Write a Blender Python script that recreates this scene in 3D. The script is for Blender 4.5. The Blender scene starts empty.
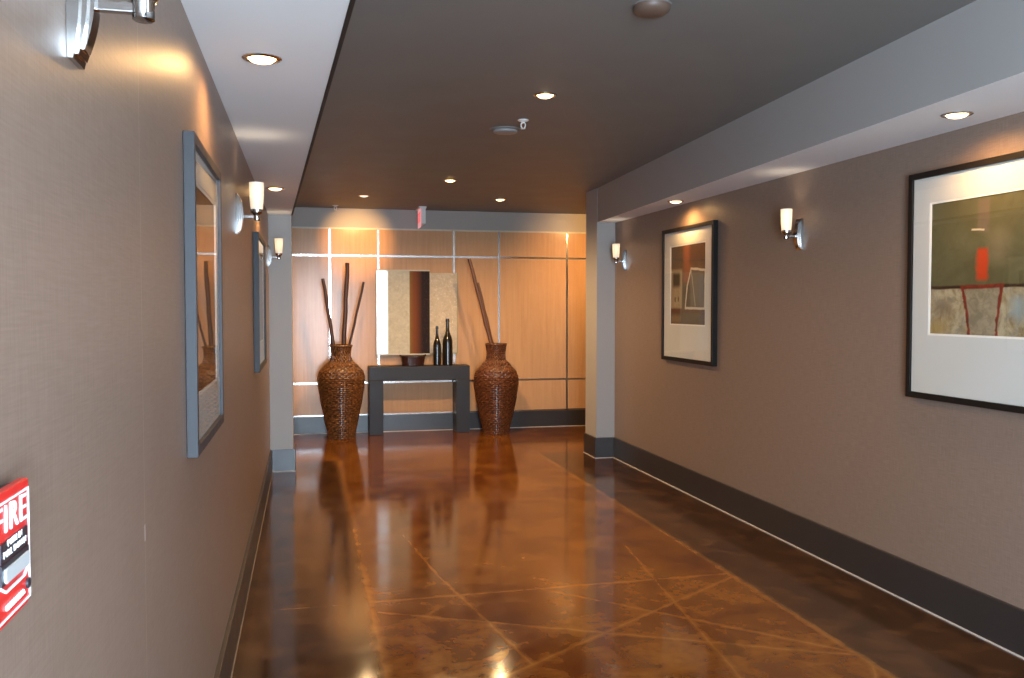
import bpy, bmesh, math, random
from mathutils import Vector, Matrix
random.seed(7)
PI = math.pi
SC = bpy.context.scene
C = SC.collection

# ------------------------------------------------------------------ scene
W = bpy.data.worlds.new('World'); SC.world = W; W.use_nodes = True
SKY = 54.0
bg = W.node_tree.nodes['Background']
bg.inputs[0].default_value = (0.64, 0.82, 1.0, 1); bg.inputs[1].default_value = SKY
SC.view_settings.view_transform = 'Standard'
SC.view_settings.look = 'None'
SC.view_settings.exposure = 0.0
SC.view_settings.gamma = 1.0
SC.view_settings.use_curve_mapping = False
SC.cycles.use_denoising = True
SC.cycles.max_bounces = 10
SC.cycles.diffuse_bounces = 5
SC.cycles.glossy_bounces = 5
SC.cycles.transmission_bounces = 6
SC.cycles.transparent_max_bounces = 8
SC.cycles.sample_clamp_indirect = 4.0
SC.cycles.caustics_reflective = False
SC.cycles.caustics_refractive = False

# ------------------------------------------------------------------ node helper
class N:
    def __init__(s, name):
        s.m = bpy.data.materials.new(name); s.m.use_nodes = True
        s.t = s.m.node_tree; s.t.nodes.clear()
        s.out = s.t.nodes.new('ShaderNodeOutputMaterial')
    def n(s, typ, **kw):
        o = s.t.nodes.new(typ)
        for k, v in kw.items(): setattr(o, k, v)
        return o
    def put(s, sock, v):
        if isinstance(v, bpy.types.NodeSocket): s.t.links.new(v, sock)
        else:
            if hasattr(sock.default_value, '__len__') and len(sock.default_value) == 4 and len(v) == 3: v = (*v, 1)
            sock.default_value = v
    def math(s, op, a, b=0.0, c=0.0, clamp=False):
        o = s.n('ShaderNodeMath', operation=op, use_clamp=clamp)
        s.put(o.inputs[0], a); s.put(o.inputs[1], b); s.put(o.inputs[2], c)
        return o.outputs[0]
    def mix(s, f, a, b, mode='MIX'):
        o = s.n('ShaderNodeMix', data_type='RGBA', blend_type=mode)
        s.put(o.inputs[0], f); s.put(o.inputs[6], a); s.put(o.inputs[7], b)
        return o.outputs[2]
    def ramp(s, x, lo, hi, a=0.0, b=1.0):
        o = s.n('ShaderNodeMapRange', clamp=True)
        s.put(o.inputs[0], x); s.put(o.inputs[1], lo); s.put(o.inputs[2], hi); s.put(o.inputs[3], a); s.put(o.inputs[4], b)
        return o.outputs[0]
    def coord(s, kind='Object'):
        return s.n('ShaderNodeTexCoord').outputs[kind]
    def sep(s, v):
        o = s.n('ShaderNodeSeparateXYZ'); s.put(o.inputs[0], v); return o.outputs
    def scale(s, v, sc, rot=(0, 0, 0)):
        o = s.n('ShaderNodeMapping'); s.put(o.inputs[0], v); o.inputs['Scale'].default_value = sc; o.inputs['Rotation'].default_value = rot
        return o.outputs[0]
    def noise(s, v, scale=5, detail=3, rough=.5, dist=0.0):
        o = s.n('ShaderNodeTexNoise'); s.put(o.inputs['Vector'], v)
        o.inputs['Scale'].default_value = scale; o.inputs['Detail'].default_value = detail
        o.inputs['Roughness'].default_value = rough; o.inputs['Distortion'].default_value = dist
        return o.outputs[0]
    def bump(s, h, strength=.3, dist=.002):
        o = s.n('ShaderNodeBump'); o.inputs['Strength'].default_value = strength; o.inputs['Distance'].default_value = dist
        s.put(o.inputs['Height'], h); return o.outputs[0]
    def bsdf(s, color, rough=.5, metal=0.0, spec=.5, normal=None, coat=0.0, coat_rough=.05, emit=None, estr=0.0, **kw):
        o = s.n('ShaderNodeBsdfPrincipled')
        s.put(o.inputs['Base Color'], color); s.put(o.inputs['Roughness'], rough); s.put(o.inputs['Metallic'], metal)
        s.put(o.inputs['Specular IOR Level'], spec)
        if normal is not None: s.put(o.inputs['Normal'], normal)
        s.put(o.inputs['Coat Weight'], coat); s.put(o.inputs['Coat Roughness'], coat_rough)
        if emit is not None: s.put(o.inputs['Emission Color'], emit); s.put(o.inputs['Emission Strength'], estr)
        for k, v in kw.items(): s.put(o.inputs[k], v)
        s.t.links.new(o.outputs[0], s.out.inputs[0]); return o
    # masks in a (u, v) pair of sockets
    def rect(s, u, v, u0, u1, v0, v1, e=.01):
        m = s.math('MULTIPLY', s.ramp(u, u0 - e, u0 + e), s.ramp(u, u1 + e, u1 - e))
        k = s.math('MULTIPLY', s.ramp(v, v0 - e, v0 + e), s.ramp(v, v1 + e, v1 - e))
        return s.math('MULTIPLY', m, k)
    def seg(s, u, v, a, b, w, e=.3):
        dx, dy = b[0]-a[0], b[1]-a[1]; L = math.hypot(dx, dy); dx /= L; dy /= L
        du = s.math('SUBTRACT', u, a[0]); dv = s.math('SUBTRACT', v, a[1])
        t = s.math('ADD', s.math('MULTIPLY', du, dx), s.math('MULTIPLY', dv, dy))
        d = s.math('ABSOLUTE', s.math('SUBTRACT', s.math('MULTIPLY', dv, dx), s.math('MULTIPLY', du, dy)))
        m = s.ramp(d, w, w*e)
        return s.math('MULTIPLY', m, s.math('MULTIPLY', s.ramp(t, -w, 0), s.ramp(t, L + w, L)))

def simple(name, col, rough=.5, metal=0, spec=.5, var=.12, vscale=8, bump=0.0, coat=0.0, **kw):
    k = N(name); co = k.coord()
    nz = k.noise(co, vscale, 4)
    dark = tuple(c*(1-var) for c in col); lite = tuple(min(1, c*(1+var)) for c in col)
    nrm = k.bump(k.noise(co, vscale*25, 2), bump, .001) if bump else None
    k.bsdf(k.mix(nz, dark, lite), k.ramp(nz, .2, .8, rough*.9, rough*1.1), metal, spec, nrm, coat, **kw)
    return k.m

M = {}
# ---- wall covering: woven taupe, satin
def wallpaper(name, seams):
    k = N(name); co = k.coord(); x, y, z = k.sep(co)
    wv = k.noise(k.scale(co, (1, 260, 14)), 1, 2); wh = k.noise(k.scale(co, (1, 14, 260)), 1, 2)
    weave = k.math('ADD', wv, wh)
    blot = k.noise(co, 1.1, 4, .6)
    col = k.mix(k.ramp(weave, .7, 1.3), (.180, .126, .097), (.238, .174, .137))
    col = k.mix(k.ramp(blot, .3, .7, 0, .35), col, (.215, .150, .112))
    for sy in seams:
        d = k.math('ABSOLUTE', k.math('SUBTRACT', y, sy))
        col = k.mix(k.math('MULTIPLY', k.ramp(d, .003, .001), .5), col, (.42, .34, .27))
        nick = k.math('MULTIPLY', k.ramp(d, .006, .003), k.ramp(k.noise(k.scale(co, (0, 0, 1)), 8, 1), .64, .66))
        col = k.mix(k.math('MULTIPLY', nick, .8), col, (.7, .66, .6))
    k.bsdf(col, .38, 0, .26, k.bump(weave, .08, .0005))
    return k.m
M['paper_left'] = wallpaper('woven_wallpaper_left', [1.96])
M['paper_right'] = wallpaper('woven_wallpaper_right', [])
M['paint'] = simple('grey_paint', (.355, .335, .318), .55, var=.03, vscale=3, bump=.05)
M['band'] = simple('grey_paint_tinted_warm', (.34, .298, .262), .5, var=.03, vscale=3, bump=.05)  # the grey paint tinted browner to offset bluish daylight on the band
M['soffit'] = simple('white_ceiling_paint', (.84, .84, .84), .6, var=.02, vscale=3, bump=.05)
M['ceiling'] = simple('dark_ceiling_paint', (.185, .178, .165), .55, var=.03, vscale=3, bump=.05)
M['base'] = simple('charcoal_baseboard', (.030, .025, .024), .36, var=.12, vscale=6)
M['caulk_old'] = simple('worn_caulk', (.20, .15, .11), .7, var=.6, vscale=14)
M['caulk'] = simple('pale_caulk', (.55, .5, .45), .6, var=.3, vscale=9)
M['black_edge'] = simple('black_edge_strip', (.006, .006, .006), .6)
M['alu'] = simple('brushed_aluminium', (.72, .70, .68), .17, 1.0, var=.04, vscale=30)
M['chrome'] = simple('polished_chrome', (.44, .43, .42), .10, 1.0, var=.02)
M['white_plastic'] = simple('white_plastic', (.72, .70, .67), .4, var=.03)
M['grey_plastic'] = simple('grey_plastic', (.30, .285, .28), .45, var=.05)
M['brown_plastic'] = simple('brown_plastic', (.10, .062, .045), .45, var=.08)
M['frame_black'] = simple('black_frame', (.011, .009, .008), .45, spec=.15, var=.2, vscale=20)
M['frame_dark'] = simple('black_frame_lightened', (.046, .045, .049), .45, spec=.15, var=.15, vscale=20)  # black frame with daylight on its sides put into a lighter base colour
M['mat'] = simple('mat_board', (.64, .635, .61), .8, var=.02, vscale=4)
M['mat_bevel'] = simple('mat_bevel_core', (.86, .84, .8), .7, var=.02)
M['table'] = simple('charcoal_lacquer', (.027, .027, .032), .45, spec=.25, var=.15, vscale=5)
M['bottle'] = simple('black_bottle_glaze', (.012, .009, .007), .16, var=.2)
M['bowl'] = simple('dark_lacquered_wood', (.035, .012, .008), .25, var=.3, vscale=12)
M['stick'] = simple('dark_stained_cane', (.055, .022, .012), .45, var=.35, vscale=16)
M['stick2'] = simple('brown_stained_cane', (.12, .048, .02), .45, var=.35, vscale=16)
M['red'] = simple('red_enamel', (.62, .025, .022), .3, var=.06)
M['white_ink'] = simple('white_ink', (.85, .83, .82), .5, var=.02)
M['black_ink'] = simple('black_label', (.02, .02, .025), .35, var=.05)
M['steel_handle'] = simple('grey_pull_handle', (.45, .47, .47), .3, var=.05)

def emitter(name, col, s, var=.05):
    k = N(name); nz = k.noise(k.coord(), 20, 2)
    e = k.n('ShaderNodeEmission'); k.put(e.inputs[0], k.mix(nz, tuple(c*(1-var) for c in col), col)); e.inputs[1].default_value = s
    k.t.links.new(e.outputs[0], k.out.inputs[0]); return k.m
WARM = (1.0, .64, .30)
M['lamp'] = emitter('halogen_lamp', (1.0, .62, .27), 13)
M['lamp_dim'] = emitter('dim_halogen_lamp', (1.0, .80, .6), 1.6)
M['exit_red'] = emitter('red_exit_letters', (1.0, .06, .07), 1.1)
M['exit_face'] = emitter('lit_exit_face', (1.0, .45, .45), .75)

def glass():
    k = N('picture_glass'); f = k.n('ShaderNodeFresnel'); f.inputs[0].default_value = 1.5
    t = k.n('ShaderNodeBsdfTransparent'); g = k.n('ShaderNodeBsdfGlossy'); g.inputs['Roughness'].default_value = .015
    nz = k.noise(k.coord(), 3, 1); k.put(t.inputs[0], k.mix(nz, (.97, .98, .97), (.99, .99, .99)))
    m = k.n('ShaderNodeMixShader'); bf = k.n('ShaderNodeNewGeometry').outputs['Backfacing']
    k.put(m.inputs[0], k.math('MULTIPLY', f.outputs[0], k.math('SUBTRACT', 1.0, bf))); k.t.links.new(t.outputs[0], m.inputs[1]); k.t.links.new(g.outputs[0], m.inputs[2])
    k.t.links.new(m.outputs[0], k.out.inputs[0]); return k.m
M['glass'] = glass()

def shade_mat():
    k = N('frosted_opal_glass'); nz = k.noise(k.coord(), 14, 2)
    d = k.n('ShaderNodeBsdfPrincipled'); k.put(d.inputs['Base Color'], k.mix(nz, (.80, .78, .75), (.86, .84, .81))); d.inputs['Roughness'].default_value = .25
    t = k.n('ShaderNodeBsdfTranslucent'); t.inputs[0].default_value = (.72, .64, .50, 1)
    m = k.n('ShaderNodeMixShader'); m.inputs[0].default_value = .5
    k.t.links.new(d.outputs[0], m.inputs[1]); k.t.links.new(t.outputs[0], m.inputs[2]); e = k.n('ShaderNodeEmission'); e.inputs[0].default_value = (1.0, .86, .68, 1); e.inputs[1].default_value = .22
    a = k.n('ShaderNodeAddShader'); k.t.links.new(m.outputs[0], a.inputs[0]); k.t.links.new(e.outputs[0], a.inputs[1])
    k.t.links.new(a.outputs[0], k.out.inputs[0]); return k.m
M['shade'] = shade_mat()

def floor_mat():
    k = N('stained_polished_concrete'); co = k.coord(); 
    warp = k.noise(co, 9, 3)
    x0, y0, z0 = k.sep(co)
    wob = k.math('MULTIPLY', k.math('SUBTRACT', warp, .5), .030)
    x = k.math('ADD', x0, wob); y = k.math('ADD', y0, wob)
    n1 = k.noise(co, 1.7, 5, .58, .5); n2 = k.noise(co, 4.6, 5, .58, .5); n3 = k.noise(co, 17, 5, .6, .3)
    amber = k.mix(k.ramp(n1, .36, .64), (.105, .028, .0045), (.190, .070, .010))
    amber = k.mix(k.ramp(n2, .50, .72, 0, .65), amber, (.250, .100, .016))
    amber = k.mix(k.ramp(n2, .50, .30, 0, .70), amber, (.060, .015, .0035))
    amber = k.mix(k.ramp(n3, .48, .72, 0, .40), amber, (.060, .017, .005))
    brown = k.mix(k.ramp(n1, .36, .64), (.026, .0095, .004), (.058, .024, .009))
    brown = k.mix(k.ramp(n2, .48, .70, 0, .7), brown, (.125, .054, .019))
    brown = k.mix(k.ramp(n3, .48, .70, 0, .35), brown, (.018, .007, .003))
    # dark borders along both walls, from the entrance to the pilasters
    far = k.ramp(y, 8.92, 8.90)
    bl = k.math('MULTIPLY', k.ramp(x, .305, .297), far); br = k.math('MULTIPLY', k.ramp(x, 2.335, 2.345), far)
    col = k.mix(k.math('ADD', bl, br, clamp=True), amber, brown)
    inner = k.math('MULTIPLY', k.ramp(x, .30, .31), k.ramp(x, 2.35, 2.34))
    segs = [((.72, 4.93), (.93, 3.62)), ((.34, 4.42), (2.36, 3.38)), ((1.2, 4.62), (2.37, 3.40)), ((.93, 3.62), (2.33, 4.56)),
            ((1.98, 5.4), (1.69, 3.0)), ((.72, 4.93), (.62, 5.9)), ((.30, 4.58), (2.35, 4.62)), ((2.35, 3.31), (2.1, 2.9)),
            ((.93, 3.62), (.30, 3.2)), ((.30, 7.4), (2.35, 7.45)), ((.72, 6.2), (2.0, 7.4)), ((1.98, 5.4), (.9, 6.6)), ((.30, 6.1), (2.35, 6.12))]
    acc = None
    for i, (a, b) in enumerate(segs):
        w = .026 if i < 9 else .020
        s_ = k.math('ADD', k.math('MULTIPLY', k.seg(x, y, a, b, w, .1), .6), k.math('MULTIPLY', k.seg(x, y, a, b, w*.3, .3), .4))
        if i >= 9: s_ = k.math('MULTIPLY', s_, .35)
        acc = s_ if acc is None else k.math('MAXIMUM', acc, s_)
    acc = k.math('MULTIPLY', acc, inner)
    bands = k.math('MAXIMUM', k.ramp(k.math('ABSOLUTE', k.math('SUBTRACT', x, .302)), .045, .008), k.ramp(k.math('ABSOLUTE', k.math('SUBTRACT', x, 2.342)), .03, .006))
    bands = k.math('MULTIPLY', bands, far)
    cross = k.math('MULTIPLY', k.ramp(k.math('ABSOLUTE', k.math('SUBTRACT', y, 4.57)), .012, .004), k.ramp(x, .30, .29))
    acc = k.math('MAXIMUM', k.math('MAXIMUM', k.math('MULTIPLY', acc, .44), k.math('MULTIPLY', bands, .45)), k.math('MULTIPLY', cross, .3))
    acc = k.math('MULTIPLY', acc, k.ramp(n2, .35, .6, .45, 1))
    col = k.mix(acc, col, (.40, .185, .045))
    rough = k.ramp(n2, .3, .7, .085, .145)
    k.bsdf(col, rough, 0, .48, k.bump(n1, .06, .004))
    return k.m
M['floor'] = floor_mat()

def veneer():
    k = N('maple_veneer'); co = k.coord()
    g = k.noise(k.scale(co, (26, 26, 1.3)), 1, 4, .6, .6); b = k.noise(co, 1.4, 4, .6, .5); f = k.noise(k.scale(co, (1, 1, 1)), 9, 5, .65, 1.5)
    col = k.mix(k.ramp(g, .3, .7), (.54, .295, .145), (.63, .37, .195))
    col = k.mix(k.ramp(b, .35, .65, 0, .4), col, (.54, .29, .14))
    col = k.mix(k.ramp(f, .5, .75, 0, .3), col, (.63, .37, .20))
    k.bsdf(col, .19, 0, .24); return k.m
M['veneer'] = veneer()

def wicker(name, a, b, c):
    k = N(name); co = k.coord(); x, y, z = k.sep(co)
    ang = k.math('ARCTAN2', y, x)
    rows = k.math('FRACT', k.math('MULTIPLY', z, 34)); 
    cell = k.n('ShaderNodeCombineXYZ'); k.put(cell.inputs[0], k.math('FLOOR', k.math('MULTIPLY', ang, 14))); k.put(cell.inputs[1], k.math('FLOOR', k.math('MULTIPLY', z, 68)))
    nz = k.noise(cell.outputs[0], .73, 2, .7)
    big = k.noise(k.scale(co, (2, 2, 7)), 1, 3)
    col = k.mix(k.ramp(nz, .42, .66), a, b)
    col = k.mix(k.ramp(big, .45, .65, 0, .5), col, c)
    gap = k.ramp(k.math('ABSOLUTE', k.math('SUBTRACT', rows, .5)), .40, .5)
    col = k.mix(k.math('MULTIPLY', gap, .55), col, (.02, .008, .004))
    k.bsdf(col, .34, 0, .5, k.bump(nz, .4, .003)); return k.m
M['wicker_gold'] = wicker('golden_brown_wicker', (.045, .014, .005), (.34, .14, .038), (.10, .032, .010))
M['wicker_red'] = wicker('reddish_brown_wicker', (.045, .012, .005), (.27, .092, .030), (.09, .026, .010))

def art_goblet():
    k = N('abstract_goblet_print'); g = k.coord('Generated'); u, _, v = k.sep(g)
    n1 = k.noise(g, 4, 5, .65, .6); n2 = k.noise(g, 11, 5, .7, 1.0); n3 = k.noise(k.scale(g, (13, 1, 9)), 1, 5, .7, .6)
    wu = k.math('ADD', u, k.math('MULTIPLY', k.math('SUBTRACT', n2, .5), .05)); wv = k.math('ADD', v, k.math('MULTIPLY', k.math('SUBTRACT', n1, .5), .025))
    top = k.mix(k.ramp(n1, .3, .7), (.085, .078, .033), (.135, .122, .060))
    top = k.mix(k.ramp(n2, .55, .75, 0, .6), top, (.060, .046, .020))
    low = k.mix(k.ramp(n3, .35, .62), (.22, .15, .065), (.44, .37, .24))
    low = k.mix(k.ramp(n2, .52, .62, 0, .7), low, (.24, .22, .17))
    low = k.mix(k.math('MULTIPLY', k.rect(wu, wv, .72, .83, .13, .28, .04), .8), low, (.27, .33, .34))
    low = k.mix(k.math('MULTIPLY', k.rect(wu, wv, .05, .20, .16, .26, .04), .7), low, (.20, .15, .10))
    low = k.mix(k.math('MULTIPLY', k.rect(wu, wv, .0, .18, .0, .10, .04), .7), low, (.36, .23, .06))
    col = k.mix(k.ramp(wv, .355, .345), top, low)
    def add(m, c, f=1.0):
        nonlocal col; col = k.mix(k.math('MULTIPLY', m, f) if f != 1 else m, col, c)
    add(k.seg(wu, wv, (-.1, .355), (1.1, .355), .016, .4), (.035, .015, .008))
    add(k.rect(wu, wv, .43, .53, .74, .97, .012), (.17, .12, .085), .7)
    add(k.rect(wu, wv, .54, .68, .52, .74, .06), (.25, .19, .11), .5)
    # goblet body
    inn = k.math('MULTIPLY', k.math('MULTIPLY', k.ramp(k.math('SUBTRACT', wu, k.math('MULTIPLY', k.math('SUBTRACT', .36, wv), .15)), .305, .315), k.ramp(k.math('ADD', wu, k.math('MULTIPLY', k.math('SUBTRACT', .36, wv), .10)), .645, .635)), k.ramp(wv, .35, .34))
    add(inn, (.33, .27, .18)); add(k.math('MULTIPLY', inn, k.ramp(n2, .40, .62, 0, .9)), (.20, .165, .105))
    for a, b, w in (((.305, .36), (.360, .12), .017), ((.360, .12), (.372, -.05), .015), ((.645, .36), (.608, .12), .017), ((.608, .12), (.598, -.05), .015), ((.30, .350), (.65, .356), .019)):
        add(k.seg(wu, wv, a, b, w, .5), k.mix(k.ramp(n2, .4, .65), (.24, .03, .014), (.10, .02, .01)))
    add(k.rect(wu, wv, .43, .525, .40, .625, .016), (.50, .050, .012))
    add(k.seg(wu, wv, (.38, .765), (.49, .758), .009, .4), (.62, .52, .36))
    k.bsdf(col, .6, 0, .3); return k.m
def art_arch():
    k = N('abstract_arch_print'); g = k.coord('Generated'); u, _, v = k.sep(g)
    n1 = k.noise(g, 4, 5, .65, .6); n2 = k.noise(g, 10, 5, .7, 1.0)
    wu = k.math('ADD', u, k.math('MULTIPLY', k.math('SUBTRACT', n2, .5), .03)); wv = k.math('ADD', v, k.math('MULTIPLY', k.math('SUBTRACT', n1, .5), .03))
    col = k.mix(k.ramp(n1, .3, .7), (.045, .026, .014), (.10, .065, .035))
    def add(m, c, f=1.0):
        nonlocal col; col = k.mix(k.math('MULTIPLY', m, f) if f != 1 else m, col, c)
    add(k.rect(wu, wv, .38, .60, .52, 1.1, .05), (.26, .075, .025), .9)
    add(k.rect(wu, wv, .55, 1.1, .75, 1.1, .04), (.06, .022, .012), .8)
    add(k.rect(wu, wv, -.1, .34, .20, .70, .02), (.33, .25, .15))
    add(k.rect(wu, wv, .06, .28, .48, .66, .03), (.035, .028, .018))
    add(k.math('MULTIPLY', k.rect(wu, wv, .10, .32, .22, .46, .02), k.ramp(n2, .4, .6)), (.42, .34, .22), .7)
    add(k.rect(wu, wv, .58, .95, .22, .66, .03), (.15, .135, .11), .8)
    for x_, y_ in ((.12, .33), (.22, .33)): add(k.rect(wu, wv, x_, x_ + .03, y_ - .04, y_ + .02, .012), (.08, .05, .03))
    add(k.rect(wu, wv, -.1, 1.1, .15, .20, .01), (.09, .03, .015))
    add(k.rect(wu, wv, -.1, 1.1, -.1, .13, .02), (.075, .05, .032), .8)
    add(k.rect(wu, wv, .02, .30, .02, .12, .03), (.25, .18, .10), .7)
    for a, b in (((.44, .21), (.49, .48)), ((.49, .48), (.60, .70)), ((.60, .70), (.98, .665)), ((.98, .665), (.97, .205)), ((.97, .205), (.44, .21)), ((.60, .68), (.72, .24))):
        add(k.seg(wu, wv, a, b, .019 if b != (.72, .24) else .014, .5), (.62, .56, .46) if b != (.72, .24) else (.35, .30, .23))
    k.bsdf(col, .6, 0, .3); return k.m
def art_dark(name, seed):
    k = N(name); g = k.coord('Generated'); u, _, v = k.sep(g)
    n1 = k.noise(k.scale(g, (1, 1, 1)), 3 + seed, 5, .65, .8)
    col = k.mix(k.ramp(n1, .3, .7), (.06, .025, .012), (.16, .075, .03))
    col = k.mix(k.rect(u, v, .1, .9, .62, .70, .02), col, (.22, .10, .03))
    k.bsdf(col, .6, 0, .3); return k.m
M['art1'] = art_goblet(); M['art2'] = art_arch(); M['art3'] = art_dark('dark_red_brown_print', 0); M['art4'] = art_dark('brown_print', 1)

def leaf_main():
    k = N('leafed_canvas_with_rust_stripe'); g = k.coord('Generated'); u, _, v = k.sep(g); co = k.coord()
    n1 = k.noise(co, 14, 5, .65, .8); n2 = k.noise(co, 45, 4, .7)
    wu = k.math('ADD', u, k.math('MULTIPLY', k.math('SUBTRACT', n2, .5), .03))
    beige = k.mix(k.ramp(n1, .3, .7), (.47, .425, .32), (.62, .57, .45)); beige = k.mix(k.ramp(n2, .5, .7, 0, .5), beige, (.72, .67, .54))
    silver = k.mix(n2, (.56, .57, .56), (.74, .75, .74))
    ms = k.ramp(wu, .225, .18); mr = k.rect(u, v, .615, 1.0, -.2, 1.2, .008)
    rust = k.mix(k.ramp(wu, .62, .70), (.22, .12, .025), (.19, .052, .014)); rust = k.mix(k.ramp(wu, .72, .86), rust, (.020, .008, .005))
    rust = k.mix(k.math('MULTIPLY', k.ramp(n2, .55, .7), .5), rust, (.14, .06, .02))
    col = k.mix(ms, beige, silver); col = k.mix(mr, col, rust)
    k.bsdf(col, k.ramp(ms, 0, 1, .5, .30), k.math('MULTIPLY', ms, .85), .12, k.bump(n1, .12, .003)); return k.m
def leaf_side():
    k = N('pale_textured_canvas'); co = k.coord(); n1 = k.noise(co, 12, 5, .7, 1.2); n2 = k.noise(co, 40, 4, .7)
    col = k.mix(k.ramp(n1, .35, .65), (.50, .40, .28), (.62, .51, .37)); col = k.mix(k.ramp(n2, .56, .66, 0, .7), col, (.80, .72, .58))
    k.bsdf(col, .45, 0, .2, k.bump(n1, .15, .003)); return k.m
M['leaf_main'] = leaf_main(); M['leaf_side'] = leaf_side()
M['pale_frame'] = simple('pale_gold_edge', (.58, .50, .36), .4, var=.1, vscale=20)
M['olive_frame'] = simple('olive_gold_edge', (.36, .27, .12), .4, var=.1, vscale=20)

# ------------------------------------------------------------------ mesh helpers
def box(bm, x0, x1, y0, y1, z0, z1):
    vs = [bm.verts.new(p) for p in ((x0,y0,z0),(x1,y0,z0),(x1,y1,z0),(x0,y1,z0),(x0,y0,z1),(x1,y0,z1),(x1,y1,z1),(x0,y1,z1))]
    for f in ((0,3,2,1),(4,5,6,7),(0,1,5,4),(1,2,6,5),(2,3,7,6),(3,0,4,7)): bm.faces.new([vs[i] for i in f])
def prism(bm, pts, z0, z1):
    a = [bm.verts.new((x, y, z0)) for x, y in pts]; b = [bm.verts.new((x, y, z1)) for x, y in pts]; n = len(pts)
    bm.faces.new(a[::-1]); bm.faces.new(b)
    for i in range(n): bm.faces.new((a[i], a[(i+1)%n], b[(i+1)%n], b[i]))
def lathe(bm, prof, seg=32, mat=Matrix(), sx=1.0, sy=1.0, rfun=None, cap0=True, cap1=True):
    rings = []
    for j, (r, z) in enumerate(prof):
        rings.append([bm.verts.new(mat @ Vector(((r if rfun is None else rfun(r, z, i, j))*math.cos(2*PI*i/seg)*sx, (r if rfun is None else rfun(r, z, i, j))*math.sin(2*PI*i/seg)*sy, z))) for i in range(seg)])
    for a, b in zip(rings, rings[1:]):
        for i in range(seg): bm.faces.new((a[i], a[(i+1)%seg], b[(i+1)%seg], b[i]))
    if cap0: bm.faces.new(rings[0][::-1])
    if cap1: bm.faces.new(rings[-1])
def tube(bm, pts, rad, seg=12):
    pts = [Vector(p) for p in pts]; rads = rad if isinstance(rad, (list, tuple)) else [rad]*len(pts); rings = []
    for i, p in enumerate(pts):
        t = (pts[min(i+1, len(pts)-1)] - pts[max(i-1, 0)]).normalized()
        up = Vector((0, 1, 0)) if abs(t.y) < .9 else Vector((1, 0, 0))
        a = t.cross(up).normalized(); b = t.cross(a)
        rings.append([bm.verts.new(p + rads[i]*(math.cos(2*PI*k/seg)*a + math.sin(2*PI*k/seg)*b)) for k in range(seg)])
    for a, b in zip(rings, rings[1:]):
        for i in range(seg): bm.faces.new((a[i], a[(i+1)%seg], b[(i+1)%seg], b[i]))
    bm.faces.new(rings[0][::-1]); bm.faces.new(rings[-1])
def obj(name, bm, m, parent=None, smooth=False, bevel=0.0, loc=None):
    bmesh.ops.recalc_face_normals(bm, faces=bm.faces[:])
    me = bpy.data.meshes.new(name); bm.to_mesh(me); bm.free()
    o = bpy.data.objects.new(name, me); C.objects.link(o); me.materials.append(m)
    if smooth:
        for p in me.polygons: p.use_smooth = True
        e = o.modifiers.new('es', 'EDGE_SPLIT'); e.split_angle = math.radians(35)
    if bevel:
        b = o.modifiers.new('bevel', 'BEVEL'); b.width = bevel; b.segments = 2; b.limit_method = 'ANGLE'
    if parent: o.parent = parent
    if loc: o.location = loc
    return o
def B(*boxes):
    bm = bmesh.new()
    for b in boxes: box(bm, *b)
    return bm
def thing(name, label, cat, loc=(0,0,0), rotz=0, group=None):
    o = bpy.data.objects.new(name, None); C.objects.link(o); o.empty_display_size = .1
    o.location = loc; o.rotation_euler = (0, 0, rotz); o['label'] = label; o['category'] = cat
    if group: o['group'] = group
    return o
def tag(o, label, cat, group=None):
    o['label'] = label; o['category'] = cat
    if group: o['group'] = group
    return o
def struct(name, bm, m, parent=None, bevel=0):
    o = obj(name, bm, m, parent, bevel=bevel)
    if parent is None: o['kind'] = 'structure'
    return o
def dup(root, loc, rotz, label):
    r = root.copy(); C.objects.link(r); r.location = loc; r.rotation_euler = (0, 0, rotz); r['label'] = label
    for ch in list(root.children):
        c = ch.copy(); C.objects.link(c); c.parent = r
        for g in list(ch.children):
            d = g.copy(); C.objects.link(d); d.parent = c
    return r
def text_mesh(name, body, size, m, parent, loc, rot, depth=.001, sx=1.0, width=None):
    cu = bpy.data.curves.new(name, 'FONT'); cu.body = body; cu.size = size; cu.extrude = depth; cu.space_character = 1.15; cu.align_x = 'CENTER'; cu.align_y = 'CENTER'
    t = bpy.data.objects.new(name + '_c', cu); C.objects.link(t)
    me = bpy.data.meshes.new_from_object(t.evaluated_get(bpy.context.evaluated_depsgraph_get()))
    bpy.data.objects.remove(t); bpy.data.curves.remove(cu)
    xs = [v.co.x for v in me.vertices]; k = (width/(max(xs)-min(xs))) if width else sx
    for v in me.vertices: v.co.x *= k
    me.materials.clear(); me.materials.append(m); me.name = name
    o = bpy.data.objects.new(name, me); C.objects.link(o); o.parent = parent; o.location = loc; o.rotation_euler = rot
    return o

# ------------------------------------------------------------------ the setting
XL, XR, YB, ZC, ZS = -.33, 3.03, 10.9, 2.705, 2.365
Y0 = -1.6                                    # entrance end, behind the camera
struct('floor', B((-3.2, 6.2, Y0 - .2, YB + .2, -.12, 0)), M['floor'])
struct('ceiling', B((-3.2, 6.2, Y0 - .2, YB + .2, ZC, ZC + .15)), M['ceiling'])
LY0, LY1 = -1.5, -.75                            # unseen opening added in the left wall to light the right side
struct('wall_left', B((XL - .15, XL, LY1, 8.45, 0, ZC), (XL - .15, XL, Y0, LY0, 0, ZC), (XL - .15, XL, LY0, LY1, 0, .3), (XL - .15, XL, LY0, LY1, 2.3, ZC)), M['paper_left'])
WY0, WY1, WZ0, WZ1 = -1.5, -.94, .02, 2.30     # unseen opening added in the right wall for daylight on the left side
struct('wall_right', B((XR, XR + .15, WY1, 8.5, 0, ZC), (XR, XR + .15, Y0, WY0, 0, ZC), (XR, XR + .15, WY0, WY1, 0, WZ0), (XR, XR + .15, WY0, WY1, WZ1, ZC)), M['paper_right'])
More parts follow.
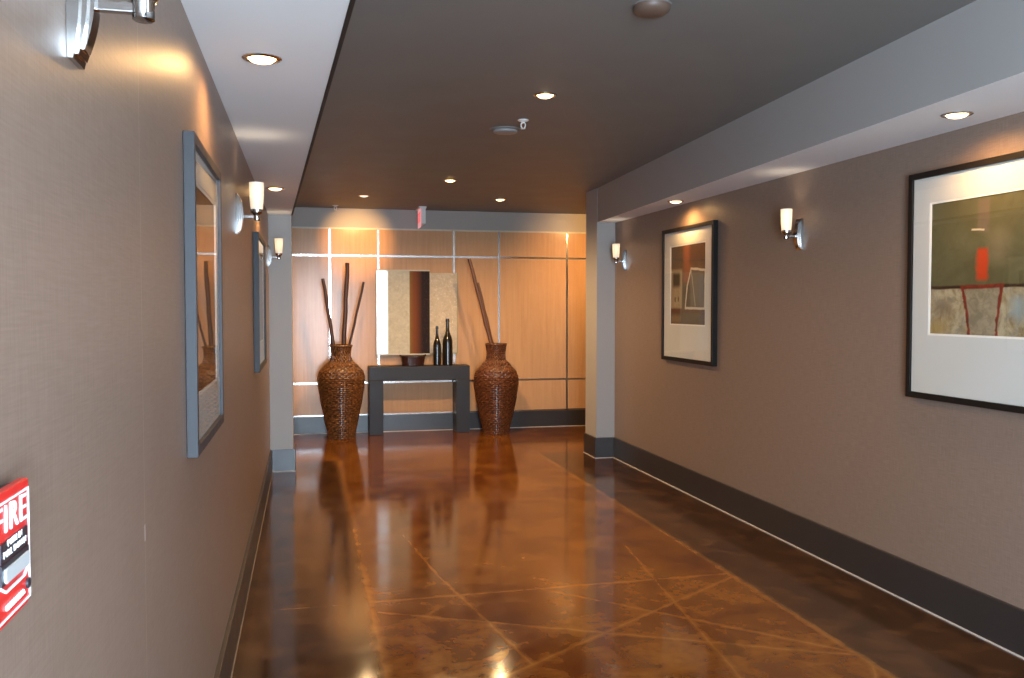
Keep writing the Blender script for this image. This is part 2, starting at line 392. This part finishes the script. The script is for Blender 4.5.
fl = lambda y: .125 - .0423*(y - 2.52)
fr = lambda y: 2.53 + .0555*(y - 2.9)
bm = bmesh.new(); prism(bm, [(XL, Y0), (fl(Y0), Y0), (fl(8.45), 8.45), (XL, 8.45)], ZS, ZC)
struct('ceiling_soffit_left', bm, M['soffit'])
bm = bmesh.new(); prism(bm, [(fr(Y0) + .002, Y0), (XR, Y0), (XR, 8.5), (fr(8.5) + .002, 8.5)], ZS, ZS + .05)
struct('ceiling_soffit_right', bm, M['soffit'])
bm = bmesh.new(); prism(bm, [(fr(Y0), Y0), (fr(Y0) + .12, Y0), (fr(8.5) + .12, 8.5), (fr(8.5), 8.5)], ZS + .0005, ZC)
struct('trim_1', bm, M['paint'])             # fascia of the right soffit
bm = bmesh.new(); prism(bm, [(fl(Y0), Y0), (fl(Y0) + .014, Y0), (fl(8.45) + .014, 8.45), (fl(8.45), 8.45)], ZS - .004, ZS + .02)
struct('trim_2', bm, M['black_edge'])        # black strip along the left soffit edge
struct('wall_lobby_left', B((-3.0, fl(8.45), 8.45, 8.8, 0, ZC)), M['paint'])
struct('wall_lobby_right', B((2.838, 6.0, 8.5, 8.86, 0, ZC)), M['paint'])
struct('wall_back', B((-3.2, 6.2, YB + .02, YB + .2, 0, ZC)), M['band'])
struct('wall_end_left', B((-3.2, -3.0, 8.45, YB + .02, 0, ZC)), M['paint'])
struct('wall_end_right', B((6.0, 6.2, 8.5, YB + .02, 0, ZC)), M['paint'])
# entrance wall behind the camera, with its open glazed bay
DX0, DX1, DZ = -.28, 1.05, 2.45
struct('wall_front', B((XL - .15, DX0, Y0 - .15, Y0, 0, ZC), (DX1, XR + .15, Y0 - .15, Y0, 0, ZC), (DX0, DX1, Y0 - .15, Y0, DZ, ZC)), M['paint'])
# baseboards
BH, BT = .205, .018
def baseboard(name, x0, x1, y0, y1, caulk=None, cm='caulk'):
    o = struct(name, B((x0, x1, y0, y1, .004, BH)), M['base'], bevel=.002)
    if caulk: obj('caulk_bead', B((*caulk, 0.0, .006)), M[cm], o)
    return o
baseboard('baseboard_left', XL, XL + BT, Y0, 8.43, (XL + BT - .004, XL + BT + .004, Y0, 8.43), 'caulk_old')
baseboard('baseboard_right', XR - BT, XR, Y0, 8.48, (XR - BT - .006, XR - BT + .004, Y0, 8.48))
bm = B((XL + BT, fl(8.45) + BT, 8.45 - BT, 8.45, .004, BH), (fl(8.45), fl(8.45) + BT, 8.45, 8.8, .004, BH))
o = struct('baseboard_pillar_left', bm, M['base']); obj('caulk_bead', B((XL + BT, fl(8.45) + BT + .004, 8.45 - BT - .006, 8.45 - BT + .002, 0, .005)), M['caulk'], o)
bm = B((2.838 - BT, XR - BT, 8.5 - BT, 8.5, .004, BH), (2.838 - BT, 2.838, 8.5, 8.86, .004, BH))
o = struct('baseboard_pillar_right', bm, M['base']); obj('caulk_bead', B((2.838 - BT - .004, XR - BT, 8.5 - BT - .006, 8.5 - BT + .002, 0, .005), (2.838 - BT - .006, 2.838 - BT + .002, 8.5, 8.86, 0, .005)), M['caulk'], o)
baseboard('baseboard_back', -3.0, 6.0, YB - .028, YB + .02, (-3.0, 6.0, YB - .034, YB - .026))

# maple panelling with metal channels on the back wall (fixed cladding)
VX = [-2.05, -1.475, -.60, .281, .858, 1.785, 2.354, 3.24, 4.10, 4.68, 5.6]
HZ = [BH + .005, .603, 2.138, 2.462]
xs = [-3.0] + VX + [6.0]
pw = thing('wood_panelling', 'maple veneer panelling with metal channels covering the back wall below a grey band', 'wall panelling', (1.5, YB, 0))
for i in range(len(xs) - 1):
    for j in range(3):
        a, b = xs[i] + .008 - 1.5, xs[i+1] - .008 - 1.5
        bm = B((a, b, 0, .02, HZ[j] + .008, HZ[j+1] - .008))
        o = obj('panel', bm, M['veneer'], pw, bevel=.0015)
        o.location = (0, 0, 0)
for vx in VX: obj('metal_channel', B((vx - .012 - 1.5, vx + .012 - 1.5, -.004, .02, BH + .005, 2.462)), M['alu'], pw)
for hz in HZ[1:3]: obj('metal_channel', B((-4.5, 4.5, -.002, .02, hz - .011, hz + .011)), M['alu'], pw)
obj('top_rail', B((-4.5, 4.5, -.004, .02, 2.454, 2.474)), M['pale_frame'], pw)
obj('bottom_rail', B((-4.5, 4.5, -.004, .02, BH, BH + .016)), M['alu'], pw)

# ------------------------------------------------------------------ framed prints (local: x right, -y out of the wall, z up)
def framed_print(label, loc, rotz, w, h, depth, bar, art, fm, ml, mr, mt, mb):
    """w,h outside size; origin at the lower left corner on the wall."""
    t = thing('framed_print', label, 'picture', loc, rotz, 'framed prints along the corridor')
    D = depth
    bm = bmesh.new()
    box(bm, 0, bar, -D, -.001, 0, h); box(bm, w - bar, w, -D, -.001, 0, h)
    box(bm, bar, w - bar, -D, -.001, 0, bar); box(bm, bar, w - bar, -D, -.001, h - bar, h)
    obj('frame', bm, fm, t, bevel=.0015)
    x0, x1, z0, z1 = ml, w - mr, mb, h - mt
    e = .010
    f = -D + .012
    bm = bmesh.new()       # mat board with its window
    box(bm, bar, x0, f, f + .003, bar, h - bar); box(bm, x1, w - bar, f, f + .003, bar, h - bar)
    box(bm, x0, x1, f, f + .003, bar, z0); box(bm, x0, x1, f, f + .003, z1, h - bar)
    mo = obj('mat_board', bm, M['mat'], t)
    bm = bmesh.new()       # pale bevelled core around the window
    box(bm, x0, x0 + e, f + .002, f + .005, z0, z1); box(bm, x1 - e, x1, f + .002, f + .005, z0, z1)
    box(bm, x0 + e, x1 - e, f + .002, f + .005, z0, z0 + e); box(bm, x0 + e, x1 - e, f + .002, f + .005, z1 - e, z1)
    obj('mat_bevel', bm, M['mat_bevel'], mo)
    obj('print', B((x0 + e*.5, x1 - e*.5, f + .0052, f + .0075, z0 + e*.5, z1 - e*.5)), art, t)
    obj('backing_board', B((bar*.6, w - bar*.6, f + .008, -.002, bar*.6, h - bar*.6)), M['brown_plastic'], t)
    obj('glass_pane', B((bar - .001, w - bar + .001, f - .0035, f - .0015, bar - .001, h - bar + .001)), M['glass'], t)
    return t
framed_print('large black framed print of a red goblet shape on the right wall nearest the viewer', (XR, 3.980, 1.062), -PI/2, 1.03, 1.127, .040, .030, M['art1'], M['frame_black'], .148, .148, .155, .318)
framed_print('black framed print with a white arch outline, between two sconces on the right wall', (XR, 7.200, 1.070), -PI/2, .995, 1.105, .040, .032, M['art2'], M['frame_black'], .155, .155, .145, .30)
framed_print('dark framed picture nearest on the left wall, a wicker vase mirrored in its glass', (XL, 2.63, 1.095), PI/2, .81, .915, .031, .030, M['art3'], M['frame_dark'], .10, .10, .12, .16)
framed_print('smaller looking dark framed picture deep along the left wall beside the grey pillar', (XL, 5.97, 1.095), PI/2, 1.03, .91, .036, .030, M['art4'], M['frame_dark'], .14, .14, .14, .18)

# ------------------------------------------------------------------ sconces
def make_sconce(label, loc, rotz):
    t = thing('wall_sconce', label, 'wall lamp', loc, rotz, 'chrome wall sconces with frosted shades')
    bm = bmesh.new(); n = 18
    for hw, hh, d, bow in ((.038, .098, .008, .010), (.029, .090, .014, .013), (.019, .081, .020, .015)):
        L = [[], [], [], []]
        for i in range(n + 1):
            z = -hh + 2*hh*i/n; y = -(d + bow*(1 - (z/hh)**2)); c = hw*(1 - .10*(z/hh)**4)
            for q, p in enumerate(((-c, -.0005, z), (c, -.0005, z), (c, y, z), (-c, y, z))): L[q].append(bm.verts.new(p))
        for i in range(n):
            for q in range(4): bm.faces.new((L[q][i], L[(q+1)%4][i], L[(q+1)%4][i+1], L[q][i+1]))
        bm.faces.new([L[q][0] for q in range(4)]); bm.faces.new([L[q][n] for q in (3, 2, 1, 0)])
    obj('backplate', bm, M['chrome'], t, smooth=True)
    bm = bmesh.new(); box(bm, -.008, .008, -.100, -.030, -.020, -.004)
    obj('arm', bm, M['chrome'], t, bevel=.002)
    mt = Matrix.Translation((0, -.098, 0))
    bm = bmesh.new(); lathe(bm, [(.013, -.030), (.016, -.028), (.016, -.004), (.020, .002), (.029, .010), (.031, .024), (.029, .024), (.027, .014), (.012, .008)], 28, mt)
    obj('cup', bm, M['chrome'], t, smooth=True)
    bm = bmesh.new(); lathe(bm, [(.012, .018), (.0265, .018), (.0285, .022), (.033, .070), (.0360, .156), (.0330, .156), (.030, .070), (.0255, .026), (.012, .0255)], 32, mt)
    obj('lamp_shade', bm, M['shade'], t, smooth=True)
    return t
def sconce_light(x, y, z, nx):
    l = bpy.data.lights.new('sconce_bulb', 'POINT'); l.energy = SCONCE; l.color = (1.0, .82, .60); l.shadow_soft_size = .024
    o = bpy.data.objects.new('sconce_bulb', l); C.objects.link(o); o.location = (x + nx*.098, y, z + .108)
SCONCE = 1.5
s0 = make_sconce('chrome wall sconce at top left corner, nearest the viewer, only its plate and cup showing', (XL, 1.43, 1.975), PI/2)
SP = [(XL, 1.43, 1), (XL, 4.57, 1), (XL, 8.23, 1), (XR, 5.06, -1), (XR, 8.20, -1)]
dup(s0, (XL, 4.57, 1.975), PI/2, 'lit sconce on the left wall between its two framed pictures')
dup(s0, (XL, 8.23, 1.975), PI/2, 'farthest lit sconce of the left wall, in front of the grey pillar')
dup(s0, (XR, 5.06, 1.975), -PI/2, 'lit sconce on the right wall between its two framed prints')
dup(s0, (XR, 8.20, 1.975), -PI/2, 'farthest lit sconce of the right wall, beside the right pillar')
for x, y, nx in SP: sconce_light(x, y, 1.975, nx)

# ------------------------------------------------------------------ recessed downlights
def make_downlight(label, loc, lamp='lamp'):
    t = thing('downlight', label, 'ceiling light', loc, 0, 'round recessed downlights')
    bm = bmesh.new(); lathe(bm, [(.066, .0), (.066, -.003), (.062, -.006), (.052, -.007), (.048, -.003), (.048, .0)], 36)
    obj('trim_ring', bm, M['alu'], t, smooth=True)
    bm = bmesh.new(); lathe(bm, [(.047, -.001), (.046, -.004), (.036, -.012), (.020, -.017), (.006, -.0185)], 28)
    obj('lamp', bm, M[lamp], t, smooth=True)
    return t
def spot(loc, power, target=None, size=100, blend=.6, rad=.02, col=WARM):
    l = bpy.data.lights.new('downlight_beam', 'SPOT'); l.energy = power; l.color = col; l.spot_size = math.radians(size); l.spot_blend = blend; l.shadow_soft_size = rad
    o = bpy.data.objects.new('downlight_beam', l); C.objects.link(o); o.location = (loc[0], loc[1], loc[2] - .026)
    d = Vector(target if target else (loc[0], loc[1], 0)) - o.location
    o.rotation_euler = d.to_track_quat('-Z', 'Y').to_euler()
SOFP, CEIP = 34, 145
d0 = make_downlight('round downlight in the white soffit above the nearest left picture', (-.139, 3.167, ZS))
dup(d0, (-.205, 6.574, ZS), 0, 'round downlight in the left soffit beyond the lit left sconce')
dup(d0, (2.786, 3.392, ZS), 0, 'round downlight in the right soffit above the goblet print')
dup(d0, (2.880, 6.656, ZS), 0, 'round downlight in the right soffit above the white arch print')
dup(d0, (1.312, 4.85, ZC), 0, 'nearest round downlight of the dark ceiling, beside the sprinkler')
dup(d0, (1.322, 8.28, ZC), 0, 'round downlight at the middle of the dark ceiling, ahead of the exit sign')
dup(d0, (2.092, 9.62, ZC), 0, 'round downlight at right end of dark ceiling, near the back wall')
dup(d0, (3.580, 9.62, ZC), 0, 'round downlight behind the right pillar, lighting the end of the panelling')
dup(d0, (-.872, 9.62, ZC), 0, 'unseen round downlight added behind the left pillar to warm the lobby')  # unseen lamp added for warmer light in the lobby
d1 = make_downlight('dim round downlight at left end of dark ceiling, near the back wall', (.610, 9.62, ZC), 'lamp_dim')
for p in ((-.139, 3.167, ZS), (-.205, 6.574, ZS), (2.786, 3.392, ZS), (2.880, 6.656, ZS)): spot(p, SOFP, size=172, blend=.85, col=(1.0, .55, .20))
spot((1.312, 4.85, ZC), 140, size=160, blend=.95)
spot((1.322, 8.28, ZC), 250, size=158, blend=.6)
for p in ((2.092, 9.62, ZC), (-.872, 9.62, ZC), (.610, 9.62, ZC)): spot(p, 80, size=160, blend=.8)
spot((.610, 9.62, ZC), 200, (.60, YB, 2.32), 44, .9, col=(1.0, .56, .20))
spot((3.58, 9.62, ZC), 80, (3.5, 10.4, 0), 140, .7)
spot((3.58, 9.62, ZC), 110, (3.50, YB, 2.2), 80, .9, col=(1.0, .56, .20))

# ------------------------------------------------------------------ small ceiling fittings
bm = bmesh.new(); lathe(bm, [(.074, 0), (.074, -.012), (.068, -.024), (.050, -.036), (.024, -.041), (.006, -.042)], 40)
t = thing('smoke_detector', 'brown domed smoke detector on the dark ceiling at the top edge', 'smoke detector', (1.335, 3.33, ZC))
obj('dome', bm, M['brown_plastic'], t, smooth=True)
bm = bmesh.new(); lathe(bm, [(.078, 0), (.078, -.004), (.074, -.004)], 40); obj('mounting_ring', bm, M['ceiling'], t)
t = thing('ceiling_sensor', 'low grey round sensor on the dark ceiling behind the near sprinkler', 'ceiling sensor', (1.305, 5.84, ZC))
bm = bmesh.new(); lathe(bm, [(.105, 0), (.105, -.006), (.098, -.010)], 40); obj('mounting_ring', bm, M['ceiling'], t, smooth=True)
bm = bmesh.new(); lathe(bm, [(.080, -.009), (.080, -.021), (.072, -.025), (.03, -.026)], 40); obj('sensor_head', bm, M['grey_plastic'], t, smooth=True)
def make_sprinkler(label, loc):
    t = thing('sprinkler_head', label, 'fire sprinkler', loc, 0, 'pendent fire sprinklers')
    bm = bmesh.new(); lathe(bm, [(.036, 0), (.035, -.004), (.026, -.009), (.014, -.012), (.009, -.020)], 28); obj('escutcheon', bm, M['white_plastic'], t, smooth=True)
    bm = bmesh.new()
    for s in (-1, 1): tube(bm, [(s*.008, 0, -.016), (s*.015, 0, -.028), (s*.012, 0, -.044), (s*.003, 0, -.054)], .0042, 8)
    obj('frame_arms', bm, M['white_plastic'], t, smooth=True)
    bm = bmesh.new(); lathe(bm, [(.003, -.050), (.017, -.054), (.017, -.056), (.003, -.058)], 20); obj('deflector', bm, M['white_plastic'], t, smooth=True)
    return t
sp0 = make_sprinkler('white pendent sprinkler hanging from the dark ceiling beside the grey sensor', (1.352, 5.53, ZC))
dup(sp0, (.343, 10.62, ZC), 0, 'tiny far sprinkler hanging from dark ceiling above the left vase')

# exit sign, seen almost end on
t = thing('exit_sign', 'small lit red exit sign hanging from the dark ceiling before the back wall', 'exit sign', (1.345, 10.66, ZC))
obj('canopy', B((-.045, .050, -.16, .16, -.020, 0)), M['white_plastic'], t, bevel=.003)
obj('housing', B((-.012, .040, -.15, .15, -.200, -.019)), M['white_plastic'], t, bevel=.003)
obj('lit_face', B((-.018, -.011, -.148, .148, -.240, -.020)), M['exit_face'], t)
text_mesh('exit_letters', 'EXIT', .17, M['exit_red'], t, (-.0195, 0, -.128), (PI/2, 0, -PI/2), .001, width=.25)

# ------------------------------------------------------------------ fire alarm pull station on the left wall
t = thing('fire_alarm_switch', 'red fire alarm pull station lettered FIRE on the left wall at bottom left edge', 'fire alarm', (XL, 1.042, 1.183), PI/2)
w2, h = .058, .145
def rr(bm, hw, z0, z1, y0, y1, ch):
    pts = [(-hw + ch, z0), (hw - ch, z0), (hw, z0 + ch), (hw, z1 - ch*.4), (hw - ch*.4, z1), (-hw + ch*.4, z1), (-hw, z1 - ch*.4), (-hw, z0 + ch)]
    a = [bm.verts.new((x, y0, z)) for x, z in pts]; b = [bm.verts.new((x, y1, z)) for x, z in pts]
    bm.faces.new(a); bm.faces.new(b[::-1])
    for i in range(8): bm.faces.new((a[i], a[(i+1)%8], b[(i+1)%8], b[i]))
bm = bmesh.new(); rr(bm, w2, 0, h - .006, -.012, .0, .008); obj('back_box', bm, M['black_ink'], t)
bm = bmesh.new(); rr(bm, w2, .004, h, -.022, -.012, .008); obj('body', bm, M['red'], t, bevel=.002)
def ring(bm, hw, z0, z1, y0, y1, wd):
    box(bm, -hw, hw, y0, y1, z0, z0 + wd); box(bm, -hw, hw, y0, y1, z1 - wd, z1); box(bm, -hw, -hw + wd, y0, y1, z0 + wd, z1 - wd); box(bm, hw - wd, hw, y0, y1, z0 + wd, z1 - wd)
bm = bmesh.new(); ring(bm, w2 - .003, .010, h - .010, -.0232, -.0215, .0025); obj('white_border', bm, M['white_ink'], t)
text_mesh('fire_lettering', 'FIRE', .042, M['white_ink'], t, (-.006, -.0228, .114), (PI/2, 0, 0), .0008, width=.098)
obj('label_plate', B((-.045, .045, -.0238, -.0215, .072, .093)), M['black_ink'], t)
text_mesh('label_lettering', 'PUSH IN\nPULL DOWN', .010, M['white_ink'], t, (0, -.0241, .0845), (PI/2, 0, 0), .0004, width=.074)
bm = bmesh.new(); box(bm, -.046, .046, -.0245, -.0215, .049, .071); obj('handle_recess', bm, M['black_ink'], t)
bm = bmesh.new(); rr(bm, .040, .050, .066, -.027, -.024, .004); obj('pull_handle', bm, M['steel_handle'], t, bevel=.002)
bm = bmesh.new(); tube(bm, [(-.047, -.0232, .048), (-.030, -.0232, .040), (.030, -.0232, .040), (.047, -.0232, .048)], .0018, 6); obj('white_bow', bm, M['white_ink'], t)
bm = bmesh.new()
tube(bm, [(-.030 + .003*i, -.0230, .022 + (.0022 if i % 2 else -.0012)) for i in range(21)], .0017, 6); obj('white_script', bm, M['white_ink'], t)
bm = bmesh.new(); lathe(bm, [(.006, 0), (.006, .003), (.003, .0035)], 16, Matrix.Translation((.046, -.0215, .027)) @ Matrix.Rotation(PI/2, 4, 'X')); obj('key_lock', bm, M['black_ink'], t)

# ------------------------------------------------------------------ lobby: console table and what stands on it
TY = 10.59
t = thing('console_table', 'charcoal slab sided console table against the panelled back wall', 'table', (1.323, TY + .14, 0))
hx, zt = .603, .812
obj('tabletop', B((-hx, hx, -.14, .14, zt - .165, zt)), M['table'], t, bevel=.004)
for s in (-1, 1):
    a, b = (-hx, -hx + .165) if s < 0 else (hx - .165, hx)
    obj('leg', B((a, b, -.14, .14, 0, zt - .165)), M['table'], t, bevel=.004)

# diptych on the panelling
t = thing('wall_painting', 'two panel abstract painting with silver edge and rust stripe above the console table', 'painting', (.822, YB - .005, .937))
obj('left_canvas', B((.012, .655, -.045, -.001, .014, 1.020)), M['leaf_main'], t)['label'] = 'silver, beige and rust striped left panel'
bm = bmesh.new(); box(bm, 0, .655, -.049, -.001, 0, .014); box(bm, 0, .655, -.049, -.001, 1.020, 1.036); box(bm, 0, .012, -.049, -.001, .014, 1.020)
obj('edge_strip', bm, M['pale_frame'], t)
obj('right_canvas', B((.656, .992, -.030, -.001, .020, 1.000)), M['leaf_side'], t)['label'] = 'pale beige textured right panel'
bm = bmesh.new(); box(bm, .992, 1.008, -.031, -.001, .012, 1.004); box(bm, .656, .992, -.031, -.001, .008, .020)
obj('edge_strip', bm, M['olive_frame'], t)

# bowl (oval trough with raised ends)
def bowl():
    bm = bmesh.new(); n = 48; rings = []
    def ring_(a, b, z, dip): rings.append([bm.verts.new((a*math.copysign(abs(math.cos(q))**.7, math.cos(q)), b*math.copysign(abs(math.sin(q))**.7, math.sin(q)), z + dip*abs(math.cos(q))**3)) for q in [2*PI*i/n for i in range(n)]])
    ring_(.125, .085, 0, 0); ring_(.130, .09, .004, 0); ring_(.143, .098, .07, .004); ring_(.150, .102, .098, .014); ring_(.163, .108, .103, .022); ring_(.160, .106, .112, .024); ring_(.138, .092, .108, .018); ring_(.125, .083, .03, 0)
    for a, b in zip(rings, rings[1:]):
        for i in range(n): bm.faces.new((a[i], a[(i+1)%n], b[(i+1)%n], b[i]))
    bm.faces.new(rings[0][::-1]); bm.faces.new(rings[-1]); return bm
o = obj('bowl', bowl(), M['bowl'], None, smooth=True, loc=(1.252, TY + .14, zt + .0005)); tag(o, 'dark lacquered oval bowl with raised ends on the console table', 'bowl')
def bottle(label, x, y, r, hgt):
    t = thing('bottle', label, 'bottle', (x, y, zt + .0005), 0, 'slim dark bottles on the console table')
    s = hgt
    prof = [(r*.90, 0), (r, .006), (r, .50*s), (r*.97, .54*s), (r*.80, .61*s), (r*.55, .675*s), (r*.38, .74*s), (r*.33, .80*s), (r*.30, .93*s)]
    bm = bmesh.new(); lathe(bm, prof, 32); obj('bottle_body', bm, M['bottle'], t, smooth=True)
    bm = bmesh.new(); lathe(bm, [(r*.30, .93*s), (r*.40, .935*s), (r*.40, .965*s), (r*.34, .97*s), (r*.34, s), (r*.2, s)], 24); obj('bottle_lip', bm, M['bottle'], t, smooth=True)
bottle('shorter of the two dark bottles on the console table, at left', 1.550, TY + .15, .047, .475)
bottle('taller of the two dark bottles on the console table, at right', 1.676, TY + .13, .060, .565)

# wicker floor vases with canes
def vase(label, x, y, prof, H, m):
    t = thing('floor_vase', label, 'vase', (x, y, 0), 0, 'tall wicker floor vases')
    rows, seg = 96, 88
    def R(z):
        for (z0, r0), (z1, r1) in zip(prof, prof[1:]):
            if z <= z1:
                q = (z - z0)/(z1 - z0); q = q*q*(3 - 2*q)*.5 + q*.5
                return r0 + (r1 - r0)*q
        return prof[-1][1]
    pts = [(R(H*j/rows), H*j/rows) for j in range(rows + 1)]
    def rf(r, z, i, j):
        w = 1 if ((i//2) + (j//2)) % 2 else -1
        return r + .0058*w*(1 if j < rows else 0) + (.003 if j % 2 else 0)
    bm = bmesh.new(); lathe(bm, pts + [(pts[-1][0] - .012, H), (pts[-1][0] - .018, H - .06), (.085, H - .16), (.13, H - .32), (.17, H - .45), (.13, .25), (.12, .05)], seg, rfun=rf, cap1=True)
    obj('woven_body', bm, m, t, smooth=True)
    bm = bmesh.new(); r = prof[-1][1]; n = 40
    lathe(bm, [(r - .010, H - .012), (r + .008, H - .012), (r + .010, H), (r + .004, H + .010), (r - .010, H + .008)], n, cap0=False, cap1=False); obj('rim', bm, m, t, smooth=True)
    return t
PL = [(0, .152), (.05, .155), (.22, .190), (.45, .235), (.62, .262), (.70, .265), (.77, .250), (.84, .190), (.90, .122), (.97, .103), (1.03, .110), (1.085, .124)]
PR = [(0, .155), (.05, .157), (.22, .200), (.45, .245), (.60, .266), (.68, .262), (.75, .238), (.83, .165), (.89, .112), (.96, .105), (1.03, .115), (1.085, .124)]
vase('golden brown wicker floor vase holding three dark canes, left of the console table', .392, 10.47, PL, 1.075, M['wicker_gold'])
vase('reddish brown wicker floor vase holding two leaning canes, right of the console table', 2.225, 10.47, PR, 1.075, M['wicker_red'])
def cane(label, top, mid, r, m, ze=.10, group='canes standing in the wicker vases'):
    a, b = Vector(top), Vector(mid); d = (b - a).normalized(); end = b + d*((b.z - ze)/-d.z)
    bm = bmesh.new(); n = 14
    pts = [end.lerp(a, i/n) for i in range(n + 1)]
    tube(bm, [p + Vector((.003*math.sin(i*2.1), 0, 0)) for i, p in enumerate(pts)], [r*(1.10 - .18*i/n)*(1.08 if i % 4 == 0 else 1) for i in range(n + 1)], 12)
    o = obj('cane', bm, m, None, smooth=True); tag(o, label, 'cane', group)
cane('left leaning dark cane of the three in the left vase', (.192, 10.415, 1.845), (.306, 10.415, 1.075), .020, M['stick'])
cane('thick tallest upright dark cane in the left vase', (.472, 10.47, 2.030), (.422, 10.47, 1.075), .025, M['stick'])
cane('thin dark cane leaning right in the left vase', (.660, 10.52, 1.812), (.490, 10.52, 1.075), .014, M['stick'])
cane('long brown cane leaning left out of the right vase', (1.895, 10.445, 2.093), (2.160, 10.445, 1.075), .022, M['stick2'], .30)
cane('shorter brown cane tucked behind the long one in the right vase', (2.010, 10.495, 1.812), (2.185, 10.495, 1.075), .017, M['stick2'], .30)

# ------------------------------------------------------------------ daylight portal at the open entrance bay
l = bpy.data.lights.new('entrance_portal', 'AREA'); l.shape = 'RECTANGLE'; l.size = DX1 - DX0; l.size_y = DZ
l.cycles.is_portal = True
o = bpy.data.objects.new('entrance_portal', l); C.objects.link(o); o.location = ((DX0 + DX1)/2, Y0 - .05, DZ/2); o.rotation_euler = (PI/2, 0, 0)   # faces +Y

l = bpy.data.lights.new('added_right_opening_portal', 'AREA'); l.shape = 'RECTANGLE'; l.size = WY1 - WY0; l.size_y = WZ1 - WZ0  # portal of the opening added in the right wall
l.cycles.is_portal = True
o = bpy.data.objects.new('added_right_opening_portal', l); C.objects.link(o); o.location = (XR + .05, (WY0 + WY1)/2, (WZ0 + WZ1)/2); o.rotation_euler = (PI/2, 0, PI/2)   # faces -X

l = bpy.data.lights.new('added_left_opening_portal', 'AREA'); l.shape = 'RECTANGLE'; l.size = LY1 - LY0; l.size_y = 2.0  # portal of the opening added in the left wall
l.cycles.is_portal = True
o = bpy.data.objects.new('added_left_opening_portal', l); C.objects.link(o); o.location = (XL - .05, (LY0 + LY1)/2, 1.3); o.rotation_euler = (PI/2, 0, -PI/2)   # faces +X

# ------------------------------------------------------------------ camera
f = 890.0
phi = math.atan(32/f); psi = math.atan(206/f*math.cos(phi))
cd = bpy.data.cameras.new('camera'); cam = bpy.data.objects.new('camera', cd); C.objects.link(cam)
cd.sensor_width = 36; cd.sensor_fit = 'HORIZONTAL'; cd.lens = f*36/1024; cd.clip_start = .05
cam.location = (0, 0, 1.52); cam.rotation_euler = (PI/2 - phi, 0, -psi)
SC.camera = cam
